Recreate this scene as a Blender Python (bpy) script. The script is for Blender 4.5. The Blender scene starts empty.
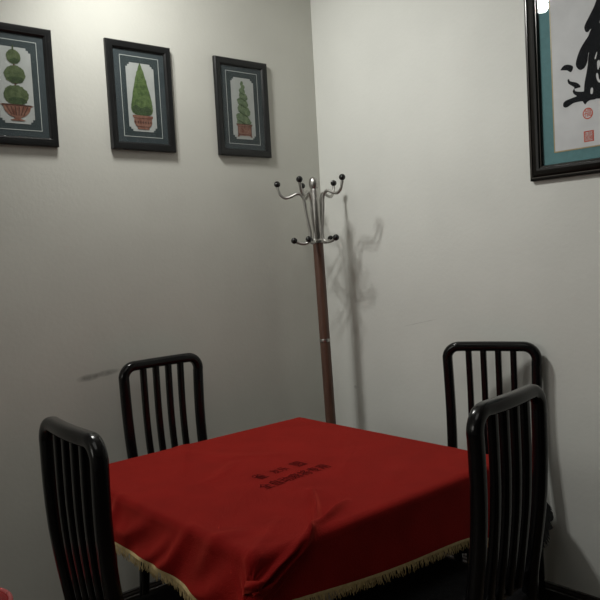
import bpy, bmesh, math, random
import numpy as np
from mathutils import Vector, Matrix
random.seed(7)
rng = np.random.RandomState(11)
SC = bpy.context.scene
COL = SC.collection
PI = math.pi

# ------------------------------------------------------------------ helpers
def link(name, bm, mat, parent=None, smooth=False, kind=None):
    me = bpy.data.meshes.new(name)
    bm.normal_update()
    bm.to_mesh(me); bm.free()
    o = bpy.data.objects.new(name, me)
    COL.objects.link(o)
    if mat: me.materials.append(mat)
    if smooth:
        for p in me.polygons: p.use_smooth = True
        if smooth != 'all':
            try: me.set_sharp_from_angle(angle=math.radians(smooth))
            except Exception: pass
    if parent: o.parent = parent
    if kind: o['kind'] = kind
    return o

def thing(name, label, cat, loc=(0, 0, 0), rotz=0, group=None):
    o = bpy.data.objects.new(name, None); COL.objects.link(o)
    o.empty_display_size = .05
    o.location = loc; o.rotation_euler = (0, 0, rotz)
    o['label'] = label; o['category'] = cat
    if group: o['group'] = group
    return o

def dup(root, loc, rotz, label):
    r = root.copy(); COL.objects.link(r)
    r.location = loc; r.rotation_euler = (0, 0, rotz); r['label'] = label
    for ch in list(root.children):
        c = ch.copy(); COL.objects.link(c); c.parent = r
        for g in list(ch.children):
            d = g.copy(); COL.objects.link(d); d.parent = c
    return r

def box(bm, x0, x1, y0, y1, z0, z1, bev=0.0, seg=2):
    vs = [bm.verts.new((x, y, z)) for z in (z0, z1) for y in (y0, y1) for x in (x0, x1)]
    f = [(0, 2, 3, 1), (4, 5, 7, 6), (0, 1, 5, 4), (2, 6, 7, 3), (0, 4, 6, 2), (1, 3, 7, 5)]
    fs = [bm.faces.new([vs[i] for i in q]) for q in f]
    if bev > 0:
        es = list({e for q in fs for e in q.edges})
        bmesh.ops.bevel(bm, geom=es, offset=bev, segments=seg, profile=.5, affect='EDGES')

def lathe(bm, prof, n=28, cx=0, cy=0):
    rings = []
    for r, z in prof:
        if r < 1e-6: rings.append([bm.verts.new((cx, cy, z))])
        else: rings.append([bm.verts.new((cx + r*math.cos(2*PI*i/n), cy + r*math.sin(2*PI*i/n), z)) for i in range(n)])
    for a, b in zip(rings, rings[1:]):
        for i in range(n):
            j = (i+1) % n
            if len(a) == 1 and len(b) == 1: continue
            if len(a) == 1: bm.faces.new((a[0], b[j], b[i]))
            elif len(b) == 1: bm.faces.new((a[i], a[j], b[0]))
            else: bm.faces.new((a[i], a[j], b[j], b[i]))
    bmesh.ops.recalc_face_normals(bm, faces=bm.faces[:])

def rrect(w, d, r, n=4):
    """rounded rectangle section, w along u, d along v"""
    out = []
    for cx, cy, a0 in ((w/2-r, d/2-r, 0), (-w/2+r, d/2-r, 90), (-w/2+r, -d/2+r, 180), (w/2-r, -d/2+r, 270)):
        for k in range(n+1):
            a = math.radians(a0 + 90*k/n)
            out.append((cx + r*math.cos(a), cy + r*math.sin(a)))
    return out

def sweep(bm, pts, sec, vaxis=None, scales=None):
    """sweep section (u,v) along pts; vaxis = fixed approximate v direction, else parallel transport"""
    pts = [Vector(p) for p in pts]
    n = len(pts); rings = []
    prev = None
    for i, p in enumerate(pts):
        t = (pts[min(i+1, n-1)] - pts[max(i-1, 0)]).normalized()
        if vaxis is not None:
            v = Vector(vaxis); v = (v - t*v.dot(t)).normalized()
        else:
            if prev is None:
                v = t.orthogonal().normalized()
            else:
                v = (prev - t*prev.dot(t)).normalized()
            prev = v
        u = t.cross(v)
        s = scales[i] if scales else 1
        rings.append([bm.verts.new(p + u*(a*s) + v*(b*s)) for a, b in sec])
    m = len(sec)
    for a, b in zip(rings, rings[1:]):
        for i in range(m):
            j = (i+1) % m
            bm.faces.new((a[i], a[j], b[j], b[i]))
    bm.faces.new(rings[0]); bm.faces.new(rings[-1])
    bmesh.ops.recalc_face_normals(bm, faces=bm.faces[:])

def circ(r, n=12): return [(r*math.cos(2*PI*i/n), r*math.sin(2*PI*i/n)) for i in range(n)]

def smooth_path(ctrl, n=8):
    """Catmull-Rom through control points"""
    P = [Vector(c) for c in ctrl]
    P = [P[0]*2 - P[1]] + P + [P[-1]*2 - P[-2]]
    out = []
    for i in range(1, len(P)-2):
        for k in range(n):
            t = k/n
            a, b, c, d = P[i-1:i+3]
            out.append(.5*((2*b) + (c-a)*t + (2*a-5*b+4*c-d)*t*t + (3*b-a-3*c+d)*t**3))
    out.append(P[-2])
    return out

def poly(bm, pts, y, thick=0.0):
    """flat polygon in the local XZ plane facing -Y"""
    vs = [bm.verts.new((a, y, b)) for a, b in pts]
    f = bm.faces.new(vs)
    f.normal_update()
    if f.normal.y > 0: f.normal_flip()
    bmesh.ops.triangulate(bm, faces=[f])

def smooth_poly(pts, n=5):
    P = [Vector((a, b, 0)) for a, b in pts]; m = len(P); out = []
    for i in range(m):
        a, b, c, d = P[(i-1) % m], P[i], P[(i+1) % m], P[(i+2) % m]
        for k in range(n):
            t = k/n
            q = .5*((2*b) + (c-a)*t + (2*a-5*b+4*c-d)*t*t + (3*b-a-3*c+d)*t**3)
            out.append((q.x, q.y))
    return out

def link_pieces(name, bm, mat, parent):
    """each loose piece of a flat print becomes a mesh of its own"""
    left = set(bm.verts)
    while left:
        st = [left.pop()]; isl = set(st)
        while st:
            v = st.pop()
            for e in v.link_edges:
                o = e.other_vert(v)
                if o in left: left.discard(o); isl.add(o); st.append(o)
        b2 = bmesh.new(); mp = {v: b2.verts.new(v.co) for v in isl}
        for f in {f for v in isl for f in v.link_faces}: b2.faces.new([mp[v] for v in f.verts])
        link(name, b2, mat, parent)
    bm.free()

# ------------------------------------------------------------------ materials
def mat(name, col, rough=.5, metal=0, spec=.5, var=0.0, vscale=8, bump=0.0, bscale=40, sheen=0, coat=0, col2=None, stretch=None, tint=None):
    m = bpy.data.materials.new(name); m.use_nodes = True
    nt = m.node_tree; b = nt.nodes['Principled BSDF']
    b.inputs['Base Color'].default_value = (*col, 1)
    b.inputs['Roughness'].default_value = rough
    b.inputs['Metallic'].default_value = metal
    b.inputs['Specular IOR Level'].default_value = spec
    b.inputs['Sheen Weight'].default_value = sheen
    if tint: b.inputs['Sheen Tint'].default_value = (*tint, 1)
    b.inputs['Coat Weight'].default_value = coat
    tc = nt.nodes.new('ShaderNodeTexCoord')
    src = tc.outputs['Object']
    if stretch:
        mp = nt.nodes.new('ShaderNodeMapping'); mp.inputs['Scale'].default_value = stretch
        nt.links.new(src, mp.inputs['Vector']); src = mp.outputs['Vector']
    if var or col2:
        n = nt.nodes.new('ShaderNodeTexNoise'); n.inputs['Scale'].default_value = vscale; n.inputs['Detail'].default_value = 5
        nt.links.new(src, n.inputs['Vector'])
        r = nt.nodes.new('ShaderNodeValToRGB')
        r.color_ramp.elements[0].position = .35; r.color_ramp.elements[1].position = .65
        c2 = col2 if col2 else tuple(min(1, c*(1+var)) for c in col)
        c1 = col if col2 else tuple(c*(1-var) for c in col)
        r.color_ramp.elements[0].color = (*c1, 1); r.color_ramp.elements[1].color = (*c2, 1)
        nt.links.new(n.outputs['Fac'], r.inputs['Fac']); nt.links.new(r.outputs['Color'], b.inputs['Base Color'])
    if bump:
        n2 = nt.nodes.new('ShaderNodeTexNoise'); n2.inputs['Scale'].default_value = bscale; n2.inputs['Detail'].default_value = 4
        nt.links.new(src, n2.inputs['Vector'])
        bp = nt.nodes.new('ShaderNodeBump'); bp.inputs['Strength'].default_value = bump; bp.inputs['Distance'].default_value = .01
        nt.links.new(n2.outputs['Fac'], bp.inputs['Height']); nt.links.new(bp.outputs['Normal'], b.inputs['Normal'])
    return m

def glass_mat():
    m = bpy.data.materials.new('picture_glass'); m.use_nodes = True
    nt = m.node_tree; nt.nodes.clear()
    out = nt.nodes.new('ShaderNodeOutputMaterial')
    tr = nt.nodes.new('ShaderNodeBsdfTransparent'); gl = nt.nodes.new('ShaderNodeBsdfGlossy')
    gl.inputs['Roughness'].default_value = .02
    tr.inputs['Color'].default_value = (.97, .98, .98, 1)
    # Schlick reflectance, the same from both faces of the thin pane
    ge = nt.nodes.new('ShaderNodeNewGeometry')
    dt_ = nt.nodes.new('ShaderNodeVectorMath'); dt_.operation = 'DOT_PRODUCT'
    nt.links.new(ge.outputs['Normal'], dt_.inputs[0]); nt.links.new(ge.outputs['Incoming'], dt_.inputs[1])
    def mm(op, a, b=None):
        n_ = nt.nodes.new('ShaderNodeMath'); n_.operation = op
        for i_, v_ in enumerate((a, b)):
            if v_ is None: continue
            if isinstance(v_, (int, float)): n_.inputs[i_].default_value = v_
            else: nt.links.new(v_, n_.inputs[i_])
        return n_
    c_ = mm('ABSOLUTE', dt_.outputs['Value'])
    fr = mm('ADD', mm('MULTIPLY', mm('POWER', mm('SUBTRACT', 1, c_.outputs[0]).outputs[0], 5).outputs[0], .97).outputs[0], .025)
    mx = nt.nodes.new('ShaderNodeMixShader')
    nt.links.new(fr.outputs[0], mx.inputs[0]); nt.links.new(tr.outputs[0], mx.inputs[1]); nt.links.new(gl.outputs[0], mx.inputs[2])
    nt.links.new(mx.outputs[0], out.inputs[0])
    return m

def wall_mat(name, col, marks):
    """painted plaster: faint mottling, faint roller bump, plus soft dirty marks given as (centre, half sizes, tilt, strength) in the wall plane (Object a,z)"""
    m = mat(name, col, rough=.62, spec=.3, var=.035, vscale=2.2, bump=.06, bscale=60)
    nt = m.node_tree; b = nt.nodes['Principled BSDF']
    src = b.inputs['Base Color'].links[0].from_socket
    tc = nt.nodes.new('ShaderNodeTexCoord')
    sep = nt.nodes.new('ShaderNodeSeparateXYZ'); nt.links.new(tc.outputs['Object'], sep.inputs[0])
    def M(op, a, b_=None):
        n = nt.nodes.new('ShaderNodeMath'); n.operation = op
        for i, v in enumerate((a, b_)):
            if v is None: continue
            if isinstance(v, (int, float)): n.inputs[i].default_value = v
            else: nt.links.new(v, n.inputs[i])
        return n.outputs[0]
    for axis, (ca, cz), (ha, hz), tilt, strength, ns in marks:
        a = M('SUBTRACT', sep.outputs[axis], ca); z = M('SUBTRACT', sep.outputs[2], cz)
        z = M('SUBTRACT', z, M('MULTIPLY', a, tilt))
        d = M('ADD', M('POWER', M('ABSOLUTE', M('DIVIDE', a, ha)), 2), M('POWER', M('ABSOLUTE', M('DIVIDE', z, hz)), 2))
        fac = M('MAXIMUM', M('SUBTRACT', 1, d), 0)
        n = nt.nodes.new('ShaderNodeTexNoise'); n.inputs['Scale'].default_value = ns; n.inputs['Detail'].default_value = 4
        nt.links.new(tc.outputs['Object'], n.inputs['Vector'])
        fac = M('MULTIPLY', M('MULTIPLY', fac, n.outputs['Fac']), strength)
        mx = nt.nodes.new('ShaderNodeMix'); mx.data_type = 'RGBA'
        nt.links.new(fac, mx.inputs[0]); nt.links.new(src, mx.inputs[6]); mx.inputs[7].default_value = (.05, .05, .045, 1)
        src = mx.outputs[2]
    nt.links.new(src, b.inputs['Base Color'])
    return m

M_WALL_L = wall_mat('shaded_wall_left', (.60, .60, .55), [  # base colour darkened to imitate weaker light on this wall
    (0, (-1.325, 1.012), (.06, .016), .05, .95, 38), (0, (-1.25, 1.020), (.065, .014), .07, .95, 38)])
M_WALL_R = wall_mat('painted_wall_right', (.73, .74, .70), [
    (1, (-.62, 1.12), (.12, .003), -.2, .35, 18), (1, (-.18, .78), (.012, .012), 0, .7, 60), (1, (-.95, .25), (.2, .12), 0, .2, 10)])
M_CEIL = mat('ceiling_paint', (.75, .74, .71), .8, var=.03)
M_FLOOR = mat('floor_tile', (.10, .075, .055), .45, var=.25, vscale=4)
M_BASE = mat('baseboard_paint', (.025, .02, .018), .3, var=.1)
M_LACQ = mat('black_lacquer', (.005, .005, .0055), .17, spec=.3, var=.2, vscale=12)
M_SEAT = mat('black_seat_fabric', (.012, .012, .013), .95, spec=.1, bump=.4, bscale=180, var=.2, vscale=50)
M_STEEL = mat('brushed_steel', (.44, .43, .41), .36, metal=1, var=.08, vscale=30)
M_BALL = mat('black_plastic', (.012, .012, .012), .12, var=.1)
M_WOOD = mat('pole_wood', (.085, .042, .030), .42, col2=(.125, .065, .045), vscale=14, stretch=(6, 6, .6))
M_DARKWOOD = mat('dark_table_wood', (.02, .013, .01), .35, var=.3, vscale=10)
M_FRAME = mat('black_frame', (.011, .0115, .012), .3, spec=.3, var=.15, vscale=20)
M_FRAME2 = mat('black_lacquer_frame', (.008, .007, .006), .34, spec=.22, var=.15, vscale=20)
M_MAT = mat('slate_mat', (.036, .050, .056), .8, var=.08, vscale=60)
M_MAT2 = mat('dark_slate_mat', (.026, .040, .043), .8, var=.08, vscale=60)
M_LINE = mat('pale_line', (.55, .58, .56), .7, var=.05)
M_PRINT = mat('print_paper', (.41, .425, .41), .8, var=.05, vscale=25)
M_LEAF = mat('printed_leaf', (.045, .080, .020), .85, col2=(.105, .16, .05), vscale=70)
M_LEAF2 = mat('printed_olive_leaf', (.05, .075, .027), .85, col2=(.10, .13, .055), vscale=70)
M_LEAF3 = mat('printed_blue_leaf', (.075, .115, .055), .85, col2=(.155, .21, .11), vscale=70)
M_LEAFD = mat('printed_leaf_shade', (.035, .06, .02), .85, var=.3, vscale=60)
M_POT = mat('printed_terracotta', (.15, .05, .03), .85, col2=(.26, .13, .09), vscale=60)
M_POTD = mat('printed_pot_line', (.07, .025, .015), .85, var=.2)
M_STEM = mat('printed_stem', (.05, .05, .02), .85, var=.2)
M_TEAL = mat('teal_mat', (.105, .235, .25), .8, var=.06, vscale=50)
M_GOLD = mat('gilt_fillet', (.40, .32, .17), .4, var=.1, vscale=40)
M_PAPER = mat('rice_paper', (.66, .66, .67), .8, var=.05, vscale=12)
M_INK = mat('brush_ink', (.011, .012, .015), .8, spec=.1, var=.2, vscale=30)
M_SEAL = mat('seal_red', (.58, .07, .04), .8, col2=(.66, .16, .10), vscale=120)
M_GLASS = glass_mat()
M_CLOTH = mat('red_velvet', (.185, .0042, .0042), .85, spec=.08, col2=(.23, .006, .0055), vscale=9, bump=.25, bscale=260, sheen=.55, tint=(1, .12, .08))
M_PRINTK = mat('worn_dark_print', (.045, .003, .004), .9, spec=.05, col2=(.10, .005, .005), vscale=60)
M_FRINGE = mat('gold_fringe', (.50, .37, .17), .7, col2=(.62, .48, .24), vscale=90)
M_REDV = mat('red_vinyl', (.26, .012, .014), .22, var=.12, vscale=10)
M_PIPE = mat('pink_red_piping', (.50, .12, .12), .25, var=.1, vscale=10)

# ------------------------------------------------------------------ room shell
def struct(name, bm, m):
    o = link(name, bm, m); o['kind'] = 'structure'; return o
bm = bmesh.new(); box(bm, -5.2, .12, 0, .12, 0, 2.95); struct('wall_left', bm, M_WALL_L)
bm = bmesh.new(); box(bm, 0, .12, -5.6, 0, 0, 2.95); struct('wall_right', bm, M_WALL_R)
# far side wall with an added window for fill light, out of view
WX, WY0, WY1, WZ0, WZ1 = -5.2, -1.25, -.25, 1.45, 2.65
bm = bmesh.new()
box(bm, WX-.12, WX, -5.6, WY0, 0, 2.95); box(bm, WX-.12, WX, WY1, .12, 0, 2.95)
box(bm, WX-.12, WX, WY0, WY1, 0, WZ0); box(bm, WX-.12, WX, WY0, WY1, WZ1, 2.95)
struct('wall_side', bm, M_CEIL)
bm = bmesh.new()
for y0, y1, z0, z1 in ((WY0, WY0+.05, WZ0, WZ1), (WY1-.05, WY1, WZ0, WZ1), (WY0+.05, WY1-.05, WZ0, WZ0+.05), (WY0+.05, WY1-.05, WZ1-.05, WZ1), ((WY0+WY1)/2-.02, (WY0+WY1)/2+.02, WZ0+.05, WZ1-.05)):
    box(bm, WX-.09, WX-.03, y0, y1, z0, z1, .004)
wn = struct('added_fill_window', bm, M_CEIL)
bm = bmesh.new(); box(bm, WX-.062, WX-.058, WY0+.05, WY1-.05, WZ0+.05, WZ1-.05); link('pane', bm, M_GLASS, wn)
wl = bpy.data.lights.new('window_fill_light', 'AREA'); wl.shape = 'RECTANGLE'; wl.size = 1.2; wl.size_y = .95; wl.energy = 14; wl.color = (1.0, .98, .92)  # added fill, brightens the right wall
wo = bpy.data.objects.new('window_fill_light', wl); COL.objects.link(wo); wo.parent = wn
wo.location = (WX-.02, (WY0+WY1)/2, (WZ0+WZ1)/2); wo.rotation_euler = (0, -PI/2, 0)
bm = bmesh.new(); box(bm, -5.2, .12, -5.6, .12, -.1, 0); struct('floor', bm, M_FLOOR)
bm = bmesh.new(); box(bm, -5.2, .12, -5.6, .12, 2.95, 3.05); struct('ceiling', bm, M_CEIL)
def base_profile(bm, along_x):
    prof = [(0, 0), (.016, 0), (.016, .066), (.011, .070), (.011, .078), (.006, .084), (.006, .09), (0, .094)]
    a, b = (-5.2, 0) if along_x else (-5.6, 0)
    rings = []
    for t in (a, b):
        rings.append([bm.verts.new((t, -d, z) if along_x else (-d, t, z)) for d, z in prof])
    for i in range(len(prof)-1):
        bm.faces.new((rings[0][i], rings[1][i], rings[1][i+1], rings[0][i+1]))
    bmesh.ops.recalc_face_normals(bm, faces=bm.faces[:])
bm = bmesh.new(); base_profile(bm, True); struct('baseboard_left', bm, M_BASE)
bm = bmesh.new(); base_profile(bm, False); struct('baseboard_right', bm, M_BASE)

# ------------------------------------------------------------------ framed pictures
def ring_profile(bm, w, h, prof):
    """mitred frame: prof = list of (inset, distance from wall)"""
    loops = []
    for ins, d in prof:
        loops.append([bm.verts.new(p) for p in ((ins, -d, ins), (w-ins, -d, ins), (w-ins, -d, h-ins), (ins, -d, h-ins))])
    for a, b in zip(loops, loops[1:]):
        for i in range(4):
            j = (i+1) % 4
            bm.faces.new((a[i], a[j], b[j], b[i]))
    bmesh.ops.recalc_face_normals(bm, faces=bm.faces[:])

def flat_rect(bm, x0, x1, z0, z1, y): poly(bm, [(x0, z0), (x1, z0), (x1, z1), (x0, z1)], y)
def flat_ring(bm, x0, x1, z0, z1, t, y):
    flat_rect(bm, x0, x1, z0, z0+t, y); flat_rect(bm, x0, x1, z1-t, z1, y)
    flat_rect(bm, x0, x0+t, z0+t, z1-t, y); flat_rect(bm, x1-t, x1, z0+t, z1-t, y)

FW, FH = .303, .448
def bumpy(cx, cz, rx, rz, n=60, amp=.05, tilt=0):
    out = []
    for i in range(n):
        a = 2*PI*i/n
        k = 1 + amp*(random.random()-.5)*2
        x, z = rx*k*math.cos(a), rz*k*math.sin(a)
        out.append((cx + x*math.cos(tilt) - z*math.sin(tilt), cz + x*math.sin(tilt) + z*math.cos(tilt)))
    return out

def topiary_frame(x, zb, label, kind):
    t = thing('framed_print', label, 'picture', (x, -.002, zb), 0, 'framed topiary prints on the left wall')
    bm = bmesh.new()
    ring_profile(bm, FW, FH, [(0, 0), (0, .014), (.004, .019), (.012, .020), (.020, .017), (.026, .0175), (.032, .013), (.034, .0075)])
    link('frame', bm, M_FRAME, t, smooth=35)
    bm = bmesh.new(); flat_rect(bm, .03, FW-.03, .03, FH-.03, -.008)
    bg = link('mat_board', bm, M_MAT, t)
    bm = bmesh.new(); flat_rect(bm, .062, FW-.062, .058, FH-.058, -.009)
    link('inner_mat', bm, M_MAT2, t)
    bm = bmesh.new(); flat_ring(bm, .0605, FW-.0605, .0565, FH-.0565, .0022, -.0096)
    link('white_line', bm, M_LINE, t)
    x0, x1, z0, z1, n = .086, FW-.086, .080, FH-.084, .0085
    pts = [(x0+2*n, z0), (x1-2*n, z0), (x1-2*n, z0+n*.8), (x1-n, z0+n), (x1-n, z0+2*n), (x1, z0+2*n),
           (x1, z1-2*n), (x1-n, z1-2*n), (x1-n, z1-n), (x1-2*n, z1-n), (x1-2*n, z1),
           (x0+2*n, z1), (x0+2*n, z1-n), (x0+n, z1-n), (x0+n, z1-2*n), (x0, z1-2*n),
           (x0, z0+2*n), (x0+n, z0+2*n), (x0+n, z0+n), (x0+2*n, z0+n)]
    bm = bmesh.new(); poly(bm, pts, -.010)
    pr = link('print', bm, M_PRINT, t)
    c = FW/2
    bl, bp, bd, bs = bmesh.new(), bmesh.new(), bmesh.new(), bmesh.new()
    if kind == 'cone':
        L = [(c-.052, .175), (c-.046, .158), (c-.03, .149), (c, .146), (c+.03, .149), (c+.045, .158), (c+.050, .175), (c+.047, .205), (c+.040, .24), (c+.031, .275),
             (c+.020, .315), (c+.010, .345), (c+.001, .366), (c-.010, .343), (c-.022, .31), (c-.034, .265), (c-.044, .22), (c-.050, .195)]
        L = [(a+random.uniform(-.0012, .0012), b+random.uniform(-.0012, .0012)) for a, b in smooth_poly(L, 5)]
        poly(bl, L, -.0112)
        poly(bd, smooth_poly([(c-.048, .172), (c-.03, .150), (c, .147), (c+.03, .150), (c+.046, .170), (c+.02, .186), (c-.005, .178), (c-.03, .190)]), -.0116)
        P = [(c-.048, .147), (c+.048, .147), (c+.047, .137), (c+.041, .135), (c+.043, .118), (c+.036, .104), (c+.027, .097), (c+.028, .089), (c-.028, .089), (c-.027, .097), (c-.036, .104), (c-.043, .118), (c-.041, .135), (c-.047, .137)]
        poly(bp, P, -.0116)
        for zz, wd in ((.135, .042), (.100, .03)): flat_rect(bs, c-wd, c+wd, zz-.0012, zz+.0012, -.0120)
        for k in range(7):
            xx = c-.036+k*.012
            poly(bs, [(xx-.0045, .118), (xx, .111), (xx+.0045, .118), (xx, .126)], -.0120)
        leaf = M_LEAF
    elif kind == 'balls':
        for cz, rx, rz in ((.328, .027, .027), (.262, .040, .034), (.185, .047, .037)):
            poly(bl, bumpy(c, cz, rx, rz, 64, .05), -.0112)
            poly(bd, bumpy(c+.003, cz-rz*.55, rx*.72, rz*.36, 40, .12), -.0115)
        poly(bl, [(c-.004, .352), (c+.003, .352), (c+.002, .372), (c-.003, .369)], -.0112)
        flat_rect(bs, c-.003, c+.003, .214, .236, -.0110); flat_rect(bs, c-.003, c+.003, .290, .306, -.0110)
        P = smooth_poly([(c-.056, .150), (c+.056, .150), (c+.052, .143), (c+.046, .126), (c+.030, .110), (c+.012, .102), (c+.012, .098), (c+.028, .091), (c-.028, .091), (c-.012, .098), (c-.012, .102), (c-.030, .110), (c-.046, .126), (c-.052, .143)], 3)
        poly(bp, P, -.0116)
        flat_rect(bs, c-.055, c+.055, .146, .151, -.0120)
        for k in range(6):
            a = -.04 + k*.016
            poly(bs, [(c+a-.002, .144), (c+a+.002, .144), (c+a*.55+.0018, .110), (c+a*.55-.0018, .110)], -.0120)
        leaf = M_LEAF2
    else:
        spec = [(.338, .008, .012), (.322, .011, .012), (.302, .018, .015), (.278, .026, .018), (.249, .033, .021), (.214, .039, .025), (.172, .043, .026)]
        for k, (cz, rx, rz) in enumerate(spec):
            poly(bl, bumpy(c + (.003 if k % 2 else -.003), cz, rx, rz, 54, .06, -.42), -.0112 - .00005*k)
            if k > 1: poly(bd, bumpy(c - .003, cz-rz*.72, rx*.8, rz*.16, 40, .25, -.42), -.0117)
        poly(bl, bumpy(c, .160, .043, .016, 40, .06), -.0111)
        P = [(c-.046, .150), (c+.046, .150), (c+.045, .141), (c+.040, .140), (c+.040, .098), (c+.044, .090), (c+.034, .090), (c+.032, .096), (c-.032, .096), (c-.034, .090), (c-.044, .090), (c-.040, .098), (c-.040, .140), (c-.045, .141)]
        poly(bp, P, -.0118)
        for zz in (.139, .102): flat_rect(bs, c-.040, c+.040, zz-.001, zz+.001, -.0121)
        for xx in (-.039, .039): flat_rect(bs, c+xx-.0012, c+xx+.0012, .098, .140, -.0121)
        flat_rect(bs, c-.047, c+.047, .147, .151, -.0121)
        leaf = M_LEAF3
    link('foliage', bl, leaf, pr); link_pieces('foliage_shade', bd, M_LEAFD, pr)
    link('pot', bp, M_POT, pr); link_pieces('pot_line', bs, M_POTD, pr)
    bm = bmesh.new(); flat_rect(bm, .033, FW-.033, .033, FH-.033, -.0126)
    link('glass_pane', bm, M_GLASS, t)
    return t
topiary_frame(-1.688, 1.929, 'black framed print of a three-ball topiary in a footed bowl, on left wall', 'balls')
topiary_frame(-1.160, 1.935, 'black framed print of a cone-shaped topiary tree in a round terracotta pot, on left wall', 'cone')
topiary_frame(-.627, 1.936, 'black framed print of a spiral topiary in a square pot, on left wall', 'spiral')

# text outlines as flat mesh (Blender's built-in font)
def text_mesh(body, size, depth=0):
    cu = bpy.data.curves.new('t', 'FONT'); cu.body = body; cu.size = size; cu.align_x = 'CENTER'; cu.align_y = 'CENTER'
    cu.resolution_u = 3
    o = bpy.data.objects.new('t', cu); COL.objects.link(o)
    bpy.context.view_layer.update()
    dg = bpy.context.evaluated_depsgraph_get()
    me = bpy.data.meshes.new_from_object(o.evaluated_get(dg))
    bm = bmesh.new(); bm.from_mesh(me)
    bpy.data.objects.remove(o); bpy.data.curves.remove(cu); bpy.data.meshes.remove(me)
    return bm

# ------------------------------------------------------------------ calligraphy
def calligraphy():
    w, h = .78, 1.02
    t = thing('framed_calligraphy', 'large black framed brush calligraphy with teal mat and two red seals, on right wall', 'picture', (-.002, -1.2206, 1.692), -PI/2)
    bm = bmesh.new()
    ring_profile(bm, w, h, [(0, 0), (0, .016), (.006, .022), (.011, .022), (.014, .018), (.024, .026), (.036, .030), (.044, .027), (.048, .018), (.051, .019), (.055, .010), (.0555, .004)])
    link('frame', bm, M_FRAME2, t, smooth=35)
    bm = bmesh.new(); flat_ring(bm, .010, w-.010, .010, h-.010, .0022, -.0226)
    flat_ring(bm, .0485, w-.0485, .0485, h-.0485, .0018, -.0196)
    link('frame_highlight_bead', bm, mat('frame_bead', (.10, .09, .08), .2, var=.1), t)
    bm = bmesh.new(); flat_rect(bm, .05, w-.05, .05, h-.05, -.007); link('teal_mat', bm, M_TEAL, t)
    bm = bmesh.new(); flat_ring(bm, .1000, w-.1000, .096, h-.096, .0045, -.0085); link('gilt_fillet', bm, M_GOLD, t)
    bm = bmesh.new(); flat_rect(bm, .104, w-.104, .100, h-.100, -.008); pp = link('paper', bm, M_PAPER, t)
    S = {
     'A': [(0.2347, 0.5238), (0.239, 0.5367), (0.251, 0.5546), (0.2628, 0.5723), (0.2746, 0.5899), (0.2826, 0.6084), (0.2947, 0.6395), (0.3105, 0.6759), (0.343, 0.6792), (0.3552, 0.6141), (0.3394, 0.5642), (0.3131, 0.5304), (0.2831, 0.5108), (0.259, 0.5137), (0.2493, 0.5064), (0.2399, 0.5089)],
     'B': [(0.1978, 0.4046), (0.2045, 0.4281), (0.217, 0.4537), (0.233, 0.4746), (0.2488, 0.4918), (0.2608, 0.5132), (0.2947, 0.5285), (0.3314, 0.539), (0.3512, 0.4856), (0.314, 0.43), (0.2544, 0.4338), (0.2465, 0.4251), (0.2419, 0.4014), (0.2298, 0.3829), (0.2143, 0.3792), (0.2031, 0.389)],
     'C': [(0.1379, 0.3981), (0.15, 0.409), (0.1666, 0.4097), (0.1843, 0.4011), (0.1862, 0.3901), (0.177, 0.3796), (0.1626, 0.3895), (0.1394, 0.3947)],
     'D': [(0.1639, 0.3543), (0.1696, 0.3561), (0.1742, 0.3475), (0.1967, 0.3382), (0.2093, 0.328), (0.2131, 0.3182), (0.2025, 0.3174), (0.1895, 0.3171), (0.1881, 0.3234), (0.1673, 0.3399)],
     'E': [(0.1895, 0.3171), (0.194, 0.3071), (0.2212, 0.3001), (0.2371, 0.2998), (0.2362, 0.2731), (0.2108, 0.2782), (0.1966, 0.29), (0.1856, 0.2998), (0.1827, 0.3104)],
     'F': [(0.2485, 0.4282), (0.262, 0.439), (0.3065, 0.4419), (0.3708, 0.4327), (0.39, 0.3734), (0.367, 0.3103), (0.3794, 0.2527), (0.3295, 0.2523), (0.286, 0.2627), (0.2599, 0.2661), (0.2486, 0.2647), (0.237, 0.2599), (0.2291, 0.2524), (0.2218, 0.2628), (0.2146, 0.2786), (0.2248, 0.2945), (0.2286, 0.326), (0.2367, 0.3599), (0.2434, 0.3904)],
     'G': [(0.1435, 0.2707), (0.1518, 0.2801), (0.1798, 0.2855), (0.1995, 0.2889), (0.2267, 0.2941), (0.2719, 0.2885), (0.2712, 0.2656), (0.2486, 0.2647), (0.2104, 0.2669), (0.183, 0.266), (0.1589, 0.2557), (0.1451, 0.2594)],
     'H': [(.36, .27), (.45, .262), (.56, .255), (.63, .262), (.645, .285), (.60, .292), (.50, .285), (.40, .295), (.36, .30)],
     'I': [(.335, .66), (.36, .73), (.375, .80), (.41, .815), (.42, .77), (.405, .70), (.40, .62), (.43, .60), (.52, .63), (.60, .655), (.61, .62), (.53, .575), (.44, .545), (.40, .52), (.34, .53)],
     'J': [(.44, .52), (.48, .535), (.50, .44), (.49, .34), (.45, .33), (.45, .42)],
     'K': [(.37, .43), (.46, .46), (.55, .475), (.57, .45), (.50, .42), (.40, .395), (.375, .37)],
    }
    bm = bmesh.new()
    for q_, k in enumerate(S): poly(bm, smooth_poly(S[k], 3), -.0083 - .00007*q_)
    link('brush_strokes', bm, M_INK, pp)
    H = [[(0.2505, 0.2893), (0.2521, 0.3032), (0.2576, 0.3074), (0.2611, 0.3013), (0.2592, 0.2875), (0.2549, 0.2848)],
         [(0.2738, 0.3446), (0.2764, 0.3546), (0.2814, 0.3499), (0.2845, 0.3317), (0.2952, 0.3188), (0.2841, 0.3194), (0.277, 0.3298)],
         [(0.2791, 0.3927), (0.2867, 0.3979), (0.2919, 0.3862), (0.2838, 0.367), (0.2798, 0.3679)],
         [(0.2704, 0.4088), (0.2785, 0.4279), (0.2802, 0.424), (0.274, 0.4044)],
         [(.2925, .528), (.2985, .540), (.302, .537), (.297, .524)]]
    bm = bmesh.new()
    for q in H: poly(bm, smooth_poly(q, 3), -.0093)
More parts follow.
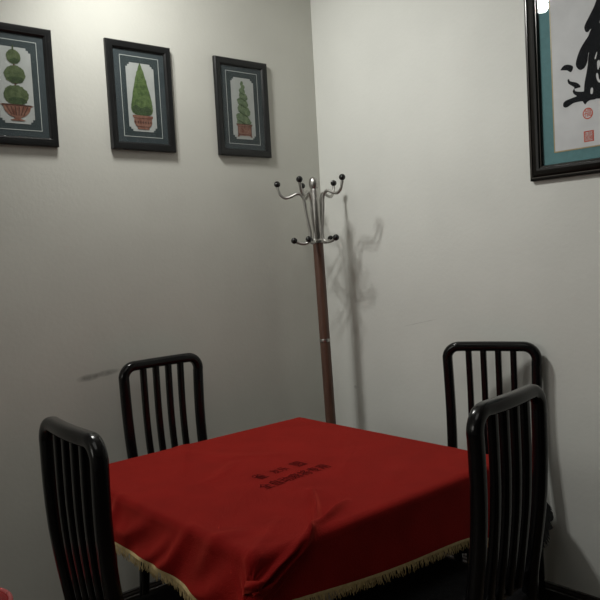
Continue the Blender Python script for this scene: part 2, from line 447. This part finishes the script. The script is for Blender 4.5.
    link_pieces('dry_brush_gap', bm, M_PAPER, pp)
    # seals
    bm = bmesh.new()
    cx, cz, r = .2379, .2189, .0195
    n = 36
    for i in range(n):
        a0, a1 = 2*PI*i/n, 2*PI*(i+1)/n
        poly(bm, [(cx+r*math.cos(a0), cz+r*1.05*math.sin(a0)), (cx+r*math.cos(a1), cz+r*1.05*math.sin(a1)),
                  (cx+.8*r*math.cos(a1), cz+.84*r*math.sin(a1)), (cx+.8*r*math.cos(a0), cz+.84*r*math.sin(a0))], -.0087)
    tb = text_mesh('福', .030)
    tb.transform(Matrix.Translation((cx, -.0087, cz)) @ Matrix.Rotation(PI/2, 4, 'X'))
    me = bpy.data.meshes.new('tmp'); tb.to_mesh(me); tb.free(); bm.from_mesh(me); bpy.data.meshes.remove(me)
    link('round_seal', bm, M_SEAL, pp)
    bm = bmesh.new()
    cx, cz = .2391, .1372
    flat_ring(bm, cx-.019, cx+.019, cz-.0195, cz+.0195, .0035, -.0087)
    for dx, dz, s in ((-.0075, .0080, '招'), (.0085, .0080, '財'), (-.0075, -.0080, '進'), (.0085, -.0080, '寶')):
        tb = text_mesh(s, .0185)
        tb.transform(Matrix.Translation((cx+dx, -.0087, cz+dz)) @ Matrix.Rotation(PI/2, 4, 'X'))
        me = bpy.data.meshes.new('tmp'); tb.to_mesh(me); tb.free(); bm.from_mesh(me); bpy.data.meshes.remove(me)
    link('square_seal', bm, M_SEAL, pp)
    bm = bmesh.new(); flat_rect(bm, .05, w-.05, .05, h-.05, -.0125); link('glass_pane', bm, M_GLASS, t)
calligraphy()

# ------------------------------------------------------------------ coat rack
def coat_rack():
    t = thing('coat_rack', 'steel and wood coat rack with black ball hooks standing in the room corner', 'coat rack', (-.246, -.242, 0), 0)
    lean = math.radians(1.0)
    # lean towards the left wall side as in the photo (axis = viewing direction)
    ax = Vector((.652, .758, 0))
    R = Matrix.Rotation(-lean, 4, ax)
    T = Matrix.Translation((0, 0, 1.0)) @ R @ Matrix.Translation((0, 0, -1.0))
    def add(name, bm, m, parent, smooth=40):
        bm.transform(T); return link(name, bm, m, parent, smooth)
    bm = bmesh.new(); lathe(bm, [(0, 0), (.165, 0), (.168, .006), (.165, .014), (.12, .024), (.05, .034), (.034, .05), (.031, .07), (0, .07)], 40)
    link('base', bm, M_STEEL, t, 40)
    bm = bmesh.new(); lathe(bm, [(0, .06), (.0245, .06), (.0245, 1.046), (0, 1.046)], 28); add('lower_pole', bm, M_WOOD, t)
    bm = bmesh.new(); lathe(bm, [(0, 1.044), (.0255, 1.044), (.0262, 1.047), (.0262, 1.055), (.0255, 1.058), (0, 1.058)], 28); add('joint_ring', bm, M_STEEL, t)
    bm = bmesh.new(); lathe(bm, [(0, 1.056), (.0245, 1.056), (.0245, 1.514), (0, 1.514)], 28); add('upper_pole', bm, M_WOOD, t)
    bm = bmesh.new(); lathe(bm, [(0, 1.512), (.0262, 1.512), (.0262, 1.522), (.022, 1.526), (.0185, 1.53), (.0185, 1.755), (.016, 1.765), (.010, 1.768), (0, 1.768)], 28)
    add('hook_column', bm, M_STEEL, t)
    bm = bmesh.new(); lathe(bm, [(0, 1.758), (.012, 1.760), (.020, 1.770), (.0235, 1.784), (.0235, 1.797), (.019, 1.811), (.010, 1.820), (0, 1.823)], 24)
    add('finial', bm, M_STEEL, t, 'all')
    s = .00482; z0 = 1.516
    prof = [(35.5, 58.5), (35.0, 54), (33.3, 48.4), (30.5, 45.6), (27.6, 44.6), (22.5, 45.8), (17.3, 48.0), (13.6, 47), (10.6, 41.5), (9.6, 31), (8.2, 20), (7.0, 11.7), (6.8, 6), (7.6, 2), (10.2, -.3), (14, -.8), (18.5, .2), (23, 2.8)]
    fwd = Vector((.652, .758, 0)); rt = Vector((.758, -.652, 0))
    for az in (180, 247, 318, 54, 108):
        d = rt*math.cos(math.radians(az)) + fwd*math.sin(math.radians(az))
        ctrl = [d*(r*s) + Vector((0, 0, z0 + z*s)) for r, z in prof]
        bm = bmesh.new(); sweep(bm, smooth_path(ctrl, 6), circ(.0068, 12))
        hk = add('hook', bm, M_STEEL, t, 'all')
        for (r, z), rad in ((prof[0], .0150), (prof[-1], .0150)):
            c = d*(r*s) + Vector((0, 0, z0 + z*s))
            bm = bmesh.new(); bmesh.ops.create_uvsphere(bm, u_segments=20, v_segments=14, radius=rad)
            bm.transform(Matrix.Translation(c)); add('ball', bm, M_BALL, hk, 'all')
coat_rack()

# ------------------------------------------------------------------ dining chairs
LEAN = [(0, .05), (.25, .012), (.45, .0), (.60, .022), (.70, .038), (.80, .047), (.90, .049), (1.06, .047)]
def yb(z):
    for (a, p), (b, q) in zip(LEAN, LEAN[1:]):
        if z <= b:
            k = (z-a)/(b-a); return p + (q-p)*k
    return LEAN[-1][1]
def ys(z): return (yb(z-.06) + yb(z) + yb(min(z+.06, 1.06)))/3
CH = 1.07
def make_chair(label):
    t = thing('dining_chair', label, 'chair', (0, 0, 0), 0, 'black slat-back dining chairs around the table')
    HW = .177
    # back frame: one continuous inverted U
    zs = [.44 + (CH-.02-.06-.44)*k/10 for k in range(11)]
    def hw(z): return HW - .016*(1-(z-.44)/.6)
    path = [(-hw(z), ys(z), z) for z in zs]
    R = .050; ztop = CH - .0195
    for k in range(1, 9):
        a = PI - (PI/2)*k/8
        path.append((-HW + R + R*math.cos(a), ys(ztop-R+R*math.sin(a)), ztop-R+R*math.sin(a)))
    for k in range(1, 8):
        path.append(((-HW+R) + (2*HW-2*R)*k/8, ys(ztop)+.006*math.sin(PI*k/8), ztop))
    for k in range(0, 9):
        a = PI/2 - (PI/2)*k/8
        path.append((HW - R + R*math.cos(a), ys(ztop-R+R*math.sin(a)), ztop-R+R*math.sin(a)))
    path += [(hw(z), ys(z), z) for z in reversed(zs)]
    # drop near-duplicate points
    q = [path[0]]
    for pnt in path[1:]:
        if (Vector(pnt)-Vector(q[-1])).length > .004: q.append(pnt)
    bm = bmesh.new(); sweep(bm, q, rrect(.039, .041, .016, 5), vaxis=(0, 1, 0))
    link('back_frame', bm, M_LACQ, t, 50)
    bm = bmesh.new(); box(bm, -.170, .170, -.012, .014, .505, .540, .006); link('lower_back_rail', bm, M_LACQ, t, 40)
    for cx in (-.0885, -.0295, .0295, .0885):
        bm = bmesh.new()
        sweep(bm, [(cx*(.95+.05*k/12), ys(.515+(CH-.03-.515)*k/12)+.0, .515+(CH-.03-.515)*k/12) for k in range(13)], rrect(.0235, .025, .006, 3), vaxis=(0, 1, 0))
        link('slat', bm, M_LACQ, t, 45)
    # legs
    for s in (-1, 1):
        bm = bmesh.new(); zz = [0, .1, .2, .3, .4, .448]
        sweep(bm, [(s*(HW-.016), ys(max(z, .0)), z) for z in zz], rrect(.038, .040, .013, 4), vaxis=(0, 1, 0), scales=[.85, .9, .95, 1, 1, 1])
        link('leg', bm, M_LACQ, t, 45)
    for s in (-1, 1):
        bm = bmesh.new()
        sweep(bm, [(s*.196, -.385, .43), (s*.196, -.386, .25), (s*.195, -.388, 0)], rrect(.042, .042, .012, 4), vaxis=(0, 1, 0), scales=[1, .95, .72])
        link('leg', bm, M_LACQ, t, 45)
    bm = bmesh.new()
    box(bm, -.19, .19, -.405, -.380, .375, .432, .004); box(bm, -.165, .165, -.012, .012, .375, .432, .004)
    for s in (-1, 1):
        a = [(s*.178, -.005), (s*.200, -.39)]
        sweep(bm, [(a[0][0], a[0][1], .4035), (a[1][0], a[1][1], .4035)], rrect(.022, .057, .004, 2), vaxis=(0, 0, 1))
    link('seat_frame', bm, M_LACQ, t, 40)
    # cushion with scalloped fringe edge
    bm = bmesh.new()
    N = 96
    def outline(i, grow):
        a = 2*PI*i/N
        c, s_ = math.cos(a), math.sin(a)
        e = .24
        x = abs(c)**e*math.copysign(1, c); y = abs(s_)**e*math.copysign(1, s_)
        yy = -.208 + y*(.212+grow)
        wd = .222 + (.012 if y < 0 else -.026)*abs(y)
        return (x*(wd+grow), yy)
    rings = []
    for g, z in ((-.02, .434), (.004, .434), (.010, .444), (.010, .458), (.002, .468), (-.03, .476), (-.09, .482), (-.15, .484)):
        rings.append([bm.verts.new((*outline(i, g), z)) for i in range(N)])
    for a, b in zip(rings, rings[1:]):
        for i in range(N): bm.faces.new((a[i], a[(i+1) % N], b[(i+1) % N], b[i]))
    bm.faces.new(rings[0]); bm.faces.new(rings[-1])
    bmesh.ops.recalc_face_normals(bm, faces=bm.faces[:])
    st = link('seat', bm, M_SEAT, t, 50)
    bm = bmesh.new()
    prv = None
    per = [Vector((*outline(i, .010), 0)) for i in range(N)]
    cen = Vector((0, -.208, 0)); acc = 0
    M_ = 420
    # dense resample of the outline
    dense = []
    for i in range(N):
        for k in range(6): dense.append(per[i].lerp(per[(i+1) % N], k/6))
    L = len(dense); lo, hi = [], []
    for i, p_ in enumerate(dense):
        if i: acc += (p_-dense[i-1]).length
        o_ = (p_-cen).normalized()
        k = abs(math.sin(PI*acc/.022))
        q_ = p_ + o_*(.006 + .012*k)
        hi.append(bm.verts.new((p_.x-o_.x*.004, p_.y-o_.y*.004, .462))); lo.append(bm.verts.new((q_.x, q_.y, .450-.014*k)))
    for i in range(L): bm.faces.new((hi[i], hi[(i+1) % L], lo[(i+1) % L], lo[i]))
    link('scalloped_edge', bm, M_SEAT, st)
    return t
def chair_loc(cx, cy, phi):
    """(cx,cy) = centre of the top rail; phi = heading with the seat in front on local -Y"""
    y = ys(CH-.02)
    return (cx + math.sin(phi)*y, cy - math.cos(phi)*y, 0)
R_ = math.radians
ch = make_chair('black lacquered slat-back chair behind the table against the left wall, under the cone topiary print')
ch.location = chair_loc(-1.062, -.125, R_(1)); ch.rotation_euler = (0, 0, R_(1))
dup(ch, chair_loc(-.112, -1.072, R_(-66.5)), R_(-66.5), 'black lacquered slat-back chair against the right wall, partly hidden by the chair in front')
dup(ch, chair_loc(-.960, -1.710, R_(186.5)), R_(186.5), 'black lacquered slat-back chair seen from behind at the near right side of the table')
dup(ch, chair_loc(-1.856, -1.047, R_(87)), R_(87), 'black lacquered slat-back chair at the left side of the table, nearest the left photo edge')

# ------------------------------------------------------------------ table and cloth
TX, TY, TZ = -1.078, -.912, .753
TH = .524
def table():
    t = thing('square_table', 'square dark wooden table hidden under the red cloth', 'table', (TX, TY, 0), 0)
    bm = bmesh.new(); box(bm, -TH, TH, -TH, TH, TZ-.035, TZ, .014, 4); link('tabletop', bm, M_DARKWOOD, t, 40)
    bm = bmesh.new()
    a = TH-.045
    box(bm, -a, a, -a, -a+.022, TZ-.135, TZ-.035, .002); box(bm, -a, a, a-.022, a, TZ-.135, TZ-.035, .002)
    box(bm, -a, -a+.022, -a+.022, a-.022, TZ-.135, TZ-.035, .002); box(bm, a-.022, a, -a+.022, a-.022, TZ-.135, TZ-.035, .002)
    link('apron', bm, M_DARKWOOD, t, 40)
    for sx in (-1, 1):
        for sy in (-1, 1):
            bm = bmesh.new(); c = a-.032
            sweep(bm, [(sx*c, sy*c, TZ-.036), (sx*c, sy*c, .35), (sx*c, sy*c, 0)], rrect(.064, .064, .006, 2), vaxis=(0, 1, 0), scales=[1, 1, .8])
            link('leg', bm, M_DARKWOOD, t, 40)
table()

def cloth_sim():
    n = 131
    half = .638
    off = np.array([.034, -.006])
    u = np.linspace(-half, half, n)
    X, Y = np.meshgrid(u, u, indexing='ij')
    P = np.stack([X+off[0], Y+off[1], np.full_like(X, TZ+.012)], -1)
    P[..., 2] += .004*np.sin(X*9+Y*4)*np.cos(Y*7-X*3) + rng.rand(n, n)*.002
    V = np.zeros_like(P)
    h0 = u[1]-u[0]
    dt = 1/60.
    hx = hy = TH
    r = .016
    thick = .008
    def collide(P, Pold):
        # rounded slab: |x|<=TH, |y|<=TH, z<=TZ (deep box downwards to stop the skirt swinging in)
        c = np.array([0, 0, TZ-.20]); b = np.array([hx-r, hy-r, .20-r])
        q = P - c
        a = np.abs(q) - b
        outside = np.maximum(a, 0)
        lo = np.linalg.norm(outside, axis=-1)
        mx = a.max(-1)
        sd = np.where(mx > 0, lo, mx) - r - thick
        m = sd < 0
        if m.any():
            g = np.where((mx > 0)[..., None], outside/np.maximum(lo, 1e-9)[..., None], (a == mx[..., None]).astype(float))
            g = g*np.sign(q)
            P[m] -= (sd[..., None]*g)[m]
            # friction
            mv = P[m]-Pold[m]
            gn = g[m]
            tang = mv - (mv*gn).sum(-1, keepdims=True)*gn
            P[m] -= tang*.55
        return P
    def con(A, B, L, k=1.0):
        d = B-A
        l = np.linalg.norm(d, axis=-1, keepdims=True)
        c = d*((l-L)/np.maximum(l, 1e-9))*.5*k
        A += c; B -= c
    # pinch on the near edge (cloth gathered at one spot) and slack towards the left edge
    def near(x, y): return int(round((x-off[0]+half)/h0)), int(round((y-off[1]+half)/h0))
    ex = -.38
    i0, j0 = near(ex-.055, -TH-.01); i1, _ = near(ex+.055, -TH-.01)
    base0, base1 = P[i0, j0].copy(), P[i1, j0].copy()
    # slack (ruffles) towards the left hem
    LY = np.full((n, n, 1), h0); 
    LY[:, :, 0] *= 1 + .06*np.clip((-(X-off[0]) - TH + .06)/.18, 0, 1)*np.clip((.42-np.abs(Y))/.1, 0, 1)
    steps = 230
    for s in range(steps):
        old = P.copy()
        V[..., 2] -= 9.8*dt
        V *= .965
        P = P + V*dt
        for it in range(9):
            for s0 in (0, 1):
                m = (n-s0)//2
                con(P[s0:s0+2*m-1:2], P[s0+1:s0+2*m:2], h0)
                con(P[:, s0:s0+2*m-1:2], P[:, s0+1:s0+2*m:2], LY[:, s0:s0+2*m-1:2])
            L2 = h0*math.sqrt(2)
            for s0 in (0, 1):
                m = (n-s0)//2
                a = P[s0:s0+2*m-1:2]; b = P[s0+1:s0+2*m:2]
                con(a[:, :-1], b[:, 1:], L2, .35)
                con(a[:, 1:], b[:, :-1], L2, .35)
            for s0 in range(4):
                idx = np.arange(s0, n-2, 4)
                a = P[idx]; b = P[idx+2]; con(a, b, 2*h0, .12); P[idx] = a; P[idx+2] = b
                a = P[:, idx]; b = P[:, idx+2]; con(a, b, 2*h0, .12); P[:, idx] = a; P[:, idx+2] = b
            k = 0
            mid = (base0+base1)/2
            tgt = np.array([mid[0]+.012, -TH-.012, TZ-.004])
            P = collide(P, old)
            # the stiff hem stands away from the table: flared on the left side, a little on the near one
            dz = np.clip(TZ - P[..., 2], 0, .3)
            m_ = (P[..., 0] < -TH) & (dz > .004)
            lim = -(TH + .42*dz)
            P[..., 0] = np.where(m_ & (P[..., 0] > lim), P[..., 0]*.4 + lim*.6, P[..., 0])
            m_ = (P[..., 1] < -TH) & (dz > .004)
            lim = -(TH + .16*dz)
            P[..., 1] = np.where(m_ & (P[..., 1] > lim), P[..., 1]*.4 + lim*.6, P[..., 1])
        P[..., 0] = np.clip(P[..., 0], -TH-.085+.07*np.clip((P[..., 1]-.2)/.15, 0, 1), TH+.06); P[..., 1] = np.clip(P[..., 1], -TH-.06, TH+.06)
        V = (P-old)/dt
    print('PINCH', P[i0, j0], P[i1, j0], 'edge', P[0, n//2], P[n//2, 0])
    return P, u, off, half
P, U, OFF, HALF = cloth_sim()
def upsample(P):
    # Catmull-Rom refinement x2 along both axes
    def up(A):
        Q = np.concatenate([2*A[:1]-A[1:2], A, 2*A[-1:]-A[-2:-1]])
        mid = (-Q[:-3] + 9*Q[1:-2] + 9*Q[2:-1] - Q[3:])/16
        out = np.empty((2*len(A)-1,) + A.shape[1:]); out[0::2] = A; out[1::2] = mid
        return out
    return up(up(P).swapaxes(0, 1)).swapaxes(0, 1)
P = upsample(P); U = np.linspace(-HALF, HALF, P.shape[0])
n = P.shape[0]
def wrinkle(P):
    """creases of the velvet, given in the unrolled cloth plane (metres from the table centre)"""
    X, Y = np.meshgrid(U+OFF[0], U+OFF[1], indexing='ij')
    du = np.gradient(P, axis=0); dv = np.gradient(P, axis=1)
    N = np.cross(du, dv); N /= np.maximum(np.linalg.norm(N, axis=-1, keepdims=True), 1e-9)
    D = np.zeros_like(X)
    creases = [
     ([(-.114, -.26), (-.186, -.375), (-.252, -.475)], .018, .009), ([(-.094, -.396), (-.183, -.441), (-.247, -.47)], .018, .009),
     ([(-.252, -.475), (-.319, -.510), (-.347, -.55), (-.372, -.63)], .020, .009), ([(-.250, -.475), (-.285, -.565), (-.243, -.655)], .018, .0095),
     ([(-.037, .53), (-.179, .336), (-.322, .117)], .006, .022), ([(-.086, .157), (-.206, .073), (-.285, .041)], .005, .020),
     ([(-.40, -.359), (-.482, -.326), (-.56, -.28)], .009, .022), ([(.283, -.054), (.071, -.206)], .003, .02),
     ([(-.52, -.52), (-.558, -.577), (-.585, -.64)], .012, .010),
     ([(-.573, .128), (-.569, .046), (-.52, -.047)], .012, .022), ([(-.65, -.10), (-.58, -.177), (-.50, -.22)], .016, .020),
     ([(-.65, -.33), (-.559, -.456), (-.47, -.50)], .018, .020), ([(-.64, .02), (-.59, -.096), (-.53, -.16)], .012, .020),
     ([(-.65, -.22), (-.58, -.33), (-.50, -.40)], .014, .020), ([(-.50, .15), (-.62, .14)], .010, .02),
     ([(-.30, -.36), (-.42, -.46), (-.50, -.50)], .006, .022), ([(.1, .1), (-.05, .22), (-.12, .40)], .003, .03), ([(.25, -.3), (.05, -.40)], .003, .025)]
    for pts, amp, wd in creases:
        L = sum(math.dist(a, b) for a, b in zip(pts, pts[1:])); run = 0
        best = np.full_like(X, 9.); par = np.zeros_like(X)
        for a, b in zip(pts, pts[1:]):
            d = np.array(b)-np.array(a); l2 = d@d
            t = np.clip(((X-a[0])*d[0] + (Y-a[1])*d[1])/l2, 0, 1)
            dist = np.hypot(X-a[0]-t*d[0], Y-a[1]-t*d[1])
            m = dist < best
            par = np.where(m, (run + t*math.sqrt(l2))/L, par); best = np.where(m, dist, best)
            run += math.sqrt(l2)
        env = .35 + .65*np.sin(np.clip(par, 0, 1)*PI)
        D += amp*env*(np.exp(-(best/wd)**2) + .25*np.exp(-(best/(wd*2.4))**2))
    P = P + N*D[..., None]
    # a tuck in the near skirt: left of it the hem hangs a little lower and further out
    st = np.clip((-.222-X)/.010, 0, 1); st = st*st*(3-2*st)
    dep = np.clip((-TH-Y)/.12, 0, 1)
    P[..., 2] -= .024*st*dep*np.clip((X+.62)/.15, 0, 1)
    P[..., 1] -= .014*st*dep*np.exp(-np.clip(-.222-X, 0, 9)/.12)
    return P
P = wrinkle(P)
ct = thing('tablecloth', 'red velvet tablecloth with gold fringe and faded black lettering, draped over the square table', 'tablecloth', (TX, TY, 0), 0)
bm = bmesh.new()
vs = [[bm.verts.new(P[i, j]) for j in range(n)] for i in range(n)]
for i in range(n-1):
    for j in range(n-1):
        bm.faces.new((vs[i][j], vs[i+1][j], vs[i+1][j+1], vs[i][j+1]))
co = link('velvet_sheet', bm, M_CLOTH, ct, 'all')

# fringe: braid strip + strands along the hem
def hem():
    pts = [P[i, 0] for i in range(n)] + [P[n-1, j] for j in range(1, n)] + [P[i, n-1] for i in range(n-2, -1, -1)] + [P[0, j] for j in range(n-2, 0, -1)]
    inn = [P[i, 1] for i in range(n)] + [P[n-2, j] for j in range(1, n)] + [P[i, n-2] for i in range(n-2, -1, -1)] + [P[1, j] for j in range(n-2, 0, -1)]
    return [Vector(p) for p in pts], [Vector(p) for p in inn]
hp, hi_ = hem()
bm = bmesh.new()
tot = len(hp)
cen = Vector((0, 0, .6))
def outv(p):
    ax, ay = abs(p.x), abs(p.y)
    return Vector((p.x if ax > ay-.05 else 0, p.y if ay > ax-.05 else 0, 0)).normalized()
A, B = [], []
for p, q in zip(hp, hi_):
    o_ = outv(p)*.003
    dn = (p-q).normalized()
    A.append(bm.verts.new(p + o_ - dn*.004)); B.append(bm.verts.new(p + o_ + dn*.004))
for i in range(tot): bm.faces.new((A[i], A[(i+1) % tot], B[(i+1) % tot], B[i]))
link('fringe_braid', bm, M_FRINGE, ct)
bm = bmesh.new()
for i in range(tot):
    a, b = hp[i], hp[(i+1) % tot]
    m = max(1, int(round((b-a).length/.0038)))
    for k in range(m):
        p = a.lerp(b, (k+.5)/m)
        dn = ((p-hi_[i]).normalized()*.35 + Vector((0, 0, -1))).normalized()
        o_ = outv(p)
        tx = Vector((-o_.y, o_.x, 0))
        L = random.uniform(.024, .031)
        w = random.uniform(.0016, .0024)
        p0 = p + o_*.002; p1 = p + dn*L*.5 + o_*random.uniform(.0, .006) + tx*random.uniform(-.002, .002)
        p2 = p + dn*L + o_*random.uniform(-.002, .006) + tx*random.uniform(-.005, .005)
        prev = None
        for pt, ww in ((p0, w), (p1, w), (p2, w*.5)):
            cur = [bm.verts.new(pt+tx*ww), bm.verts.new(pt+o_*ww), bm.verts.new(pt-tx*ww)]
            if prev:
                bm.faces.new((prev[0], cur[0], cur[1], prev[1])); bm.faces.new((prev[1], cur[1], cur[2], prev[2])); bm.faces.new((prev[2], cur[2], cur[0], prev[0]))
            prev = cur
link('fringe', bm, M_FRINGE, ct)['kind'] = 'stuff'

# lettering printed on the cloth, laid on the draped surface
def cloth_z(x, y):
    fx = (x-OFF[0]+HALF)/(U[1]-U[0]); fy = (y-OFF[1]+HALF)/(U[1]-U[0])
    i, j = int(fx), int(fy); a, b = fx-i, fy-j
    return (P[i, j, 2]*(1-a)*(1-b) + P[i+1, j, 2]*a*(1-b) + P[i, j+1, 2]*(1-a)*b + P[i+1, j+1, 2]*a*b)
def lay(s, size, cx, cy, ang):
    tb = text_mesh(s, size)
    bmesh.ops.subdivide_edges(tb, edges=[e for e in tb.edges if e.calc_length() > .012], cuts=1)
    tb.transform(Matrix.Translation((cx-TX, cy-TY, 0)) @ Matrix.Rotation(R_(ang), 4, 'Z') @ Matrix.Scale(1.35, 4, (0, 1, 0)))
    for v in tb.verts: v.co.z = cloth_z(v.co.x, v.co.y) + .0016
    link('printed_character', tb, M_PRINTK, co)
for s, sz, f in (('雀', .046, 0.0), ('友', .034, .068), ('乐', .034, .102), ('园', .046, .171)):
    lay(s, sz, -1.211+f, -.956+f*.06, 3.5)
for k, s in enumerate('全自动麻将专用'):
    lay(s, .042, -1.258+k*.0415, -1.049+k*.0415*.06, 3.5)

# ------------------------------------------------------------------ red stool by the left wall
def stool():
    t = thing('round_stool', 'glossy red round stool, only its rim seen at the bottom left photo corner', 'stool', (-1.998, -.462, 0), 0)
    bm = bmesh.new(); lathe(bm, [(0, .405), (.140, .405), (.150, .412), (.153, .430), (.148, .446), (.135, .452), (.06, .458), (0, .459)], 48)
    st = link('seat', bm, M_REDV, t, 'all')
    bm = bmesh.new(); sweep_pts = [(.146*math.cos(2*PI*k/64), .146*math.sin(2*PI*k/64), .449) for k in range(65)]
    sweep(bm, sweep_pts, circ(.0075, 10), vaxis=(0, 0, 1)); link('piping', bm, M_PIPE, st, 'all')
    for k in range(4):
        a = PI/4 + k*PI/2
        bm = bmesh.new(); sweep(bm, [(.10*math.cos(a), .10*math.sin(a), .41), (.13*math.cos(a), .13*math.sin(a), 0)], circ(.012, 12))
        link('leg', bm, M_LACQ, t, 40)
    bm = bmesh.new(); lathe(bm, [(.108, .17), (.126, .17), (.126, .182), (.108, .182), (.108, .17)], 40); link('foot_ring', bm, M_LACQ, t, 40)
stool()

# ------------------------------------------------------------------ lamp and light
LN = Vector((.48, -.34, -.81)).normalized()
M_WHITE = mat('lamp_white', (.7, .7, .68), .4, var=.03)
LC = Vector((-1.30, -.45, 2.84))
lt = thing('ceiling_lamp', 'four-headed white ceiling spotlight above the table, out of the photo', 'lamp', tuple(LC), 0)
rot = LN.to_track_quat('-Z', 'Y').to_matrix().to_4x4()
bm = bmesh.new(); lathe(bm, [(0, .08), (.26, .08), (.27, .088), (.27, .108), (0, .108)], 40); link('canopy', bm, M_WHITE, lt, 40)
for dx, dy in ((-.18, .01), (-.06, .11), (-.05, -.07), (.07, .05)):
    q = Vector((dx, dy, 0))
    bm = bmesh.new(); lathe(bm, [(0, .075), (.025, .072), (.042, .05), (.048, .02), (.048, .004), (.044, .004), (.042, .014), (0, .014)], 28); bm.transform(Matrix.Translation(q) @ rot)
    hs = link('lamp_head', bm, M_WHITE, lt, 40)
    bm = bmesh.new(); sweep(bm, [tuple(q - LN*.05), tuple(q + Vector((0, 0, .07))), tuple(q + Vector((0, 0, .085)))], circ(.008, 10)); link('stem', bm, M_WHITE, hs, 40)
    ld = bpy.data.lights.new('spotlight_beam', 'AREA'); ld.shape = 'DISK'; ld.size = .075; ld.energy = 4.4; ld.color = (1.0, .995, .95)
    lo = bpy.data.objects.new('spotlight_beam', ld); COL.objects.link(lo); lo.parent = lt
    lo.location = q; lo.rotation_euler = LN.to_track_quat('-Z', 'Y').to_euler()
pl = thing('added_fill_panel', 'flat white fill light panel added over the middle of the room, unseen', 'lamp', (-2.2, -1.9, 2.93), 0)  # unseen soft fill source, added to lift the shadows
bm = bmesh.new(); box(bm, -.62, .62, -.62, .62, -.03, .02, .008); link('panel_frame', bm, M_WHITE, pl, 40)
ld = bpy.data.lights.new('panel_fill_light', 'AREA'); ld.shape = 'SQUARE'; ld.size = 1.15; ld.energy = 5.5; ld.color = (1.0, 1.0, .95)
lo = bpy.data.objects.new('panel_fill_light', ld); COL.objects.link(lo); lo.parent = pl; lo.location = (0, 0, -.034)

w = bpy.data.worlds.new('World'); SC.world = w; w.use_nodes = True
bg = w.node_tree.nodes['Background']; bg.inputs[0].default_value = (1.0, .95, .88, 1); bg.inputs[1].default_value = .012

# ------------------------------------------------------------------ camera
f, yaw, pitch, roll = 730.97, .86052, .058646, -.056012
cy_, sy_ = math.cos(yaw), math.sin(yaw)
f0, r0, u0 = Vector((cy_, sy_, 0)), Vector((sy_, -cy_, 0)), Vector((0, 0, 1))
fw = math.cos(pitch)*f0 - math.sin(pitch)*u0; up = math.sin(pitch)*f0 + math.cos(pitch)*u0
rr = math.cos(roll)*r0 + math.sin(roll)*up; uu = -math.sin(roll)*r0 + math.cos(roll)*up
rr = math.cos(roll)*r0 + math.sin(roll)*up
cam = bpy.data.cameras.new('camera'); cam.sensor_width = 36; cam.lens = 36*f/600
co_ = bpy.data.objects.new('camera', cam); COL.objects.link(co_)
Mx = Matrix(((rr.x, uu.x, -fw.x, -2.5791), (rr.y, uu.y, -fw.y, -2.7884), (rr.z, uu.z, -fw.z, 1.45), (0, 0, 0, 1)))
co_.matrix_world = Mx
cam.clip_start = .05
SC.camera = co_
SC.view_settings.view_transform = 'Standard'
SC.view_settings.look = 'None'
SC.view_settings.exposure = 0
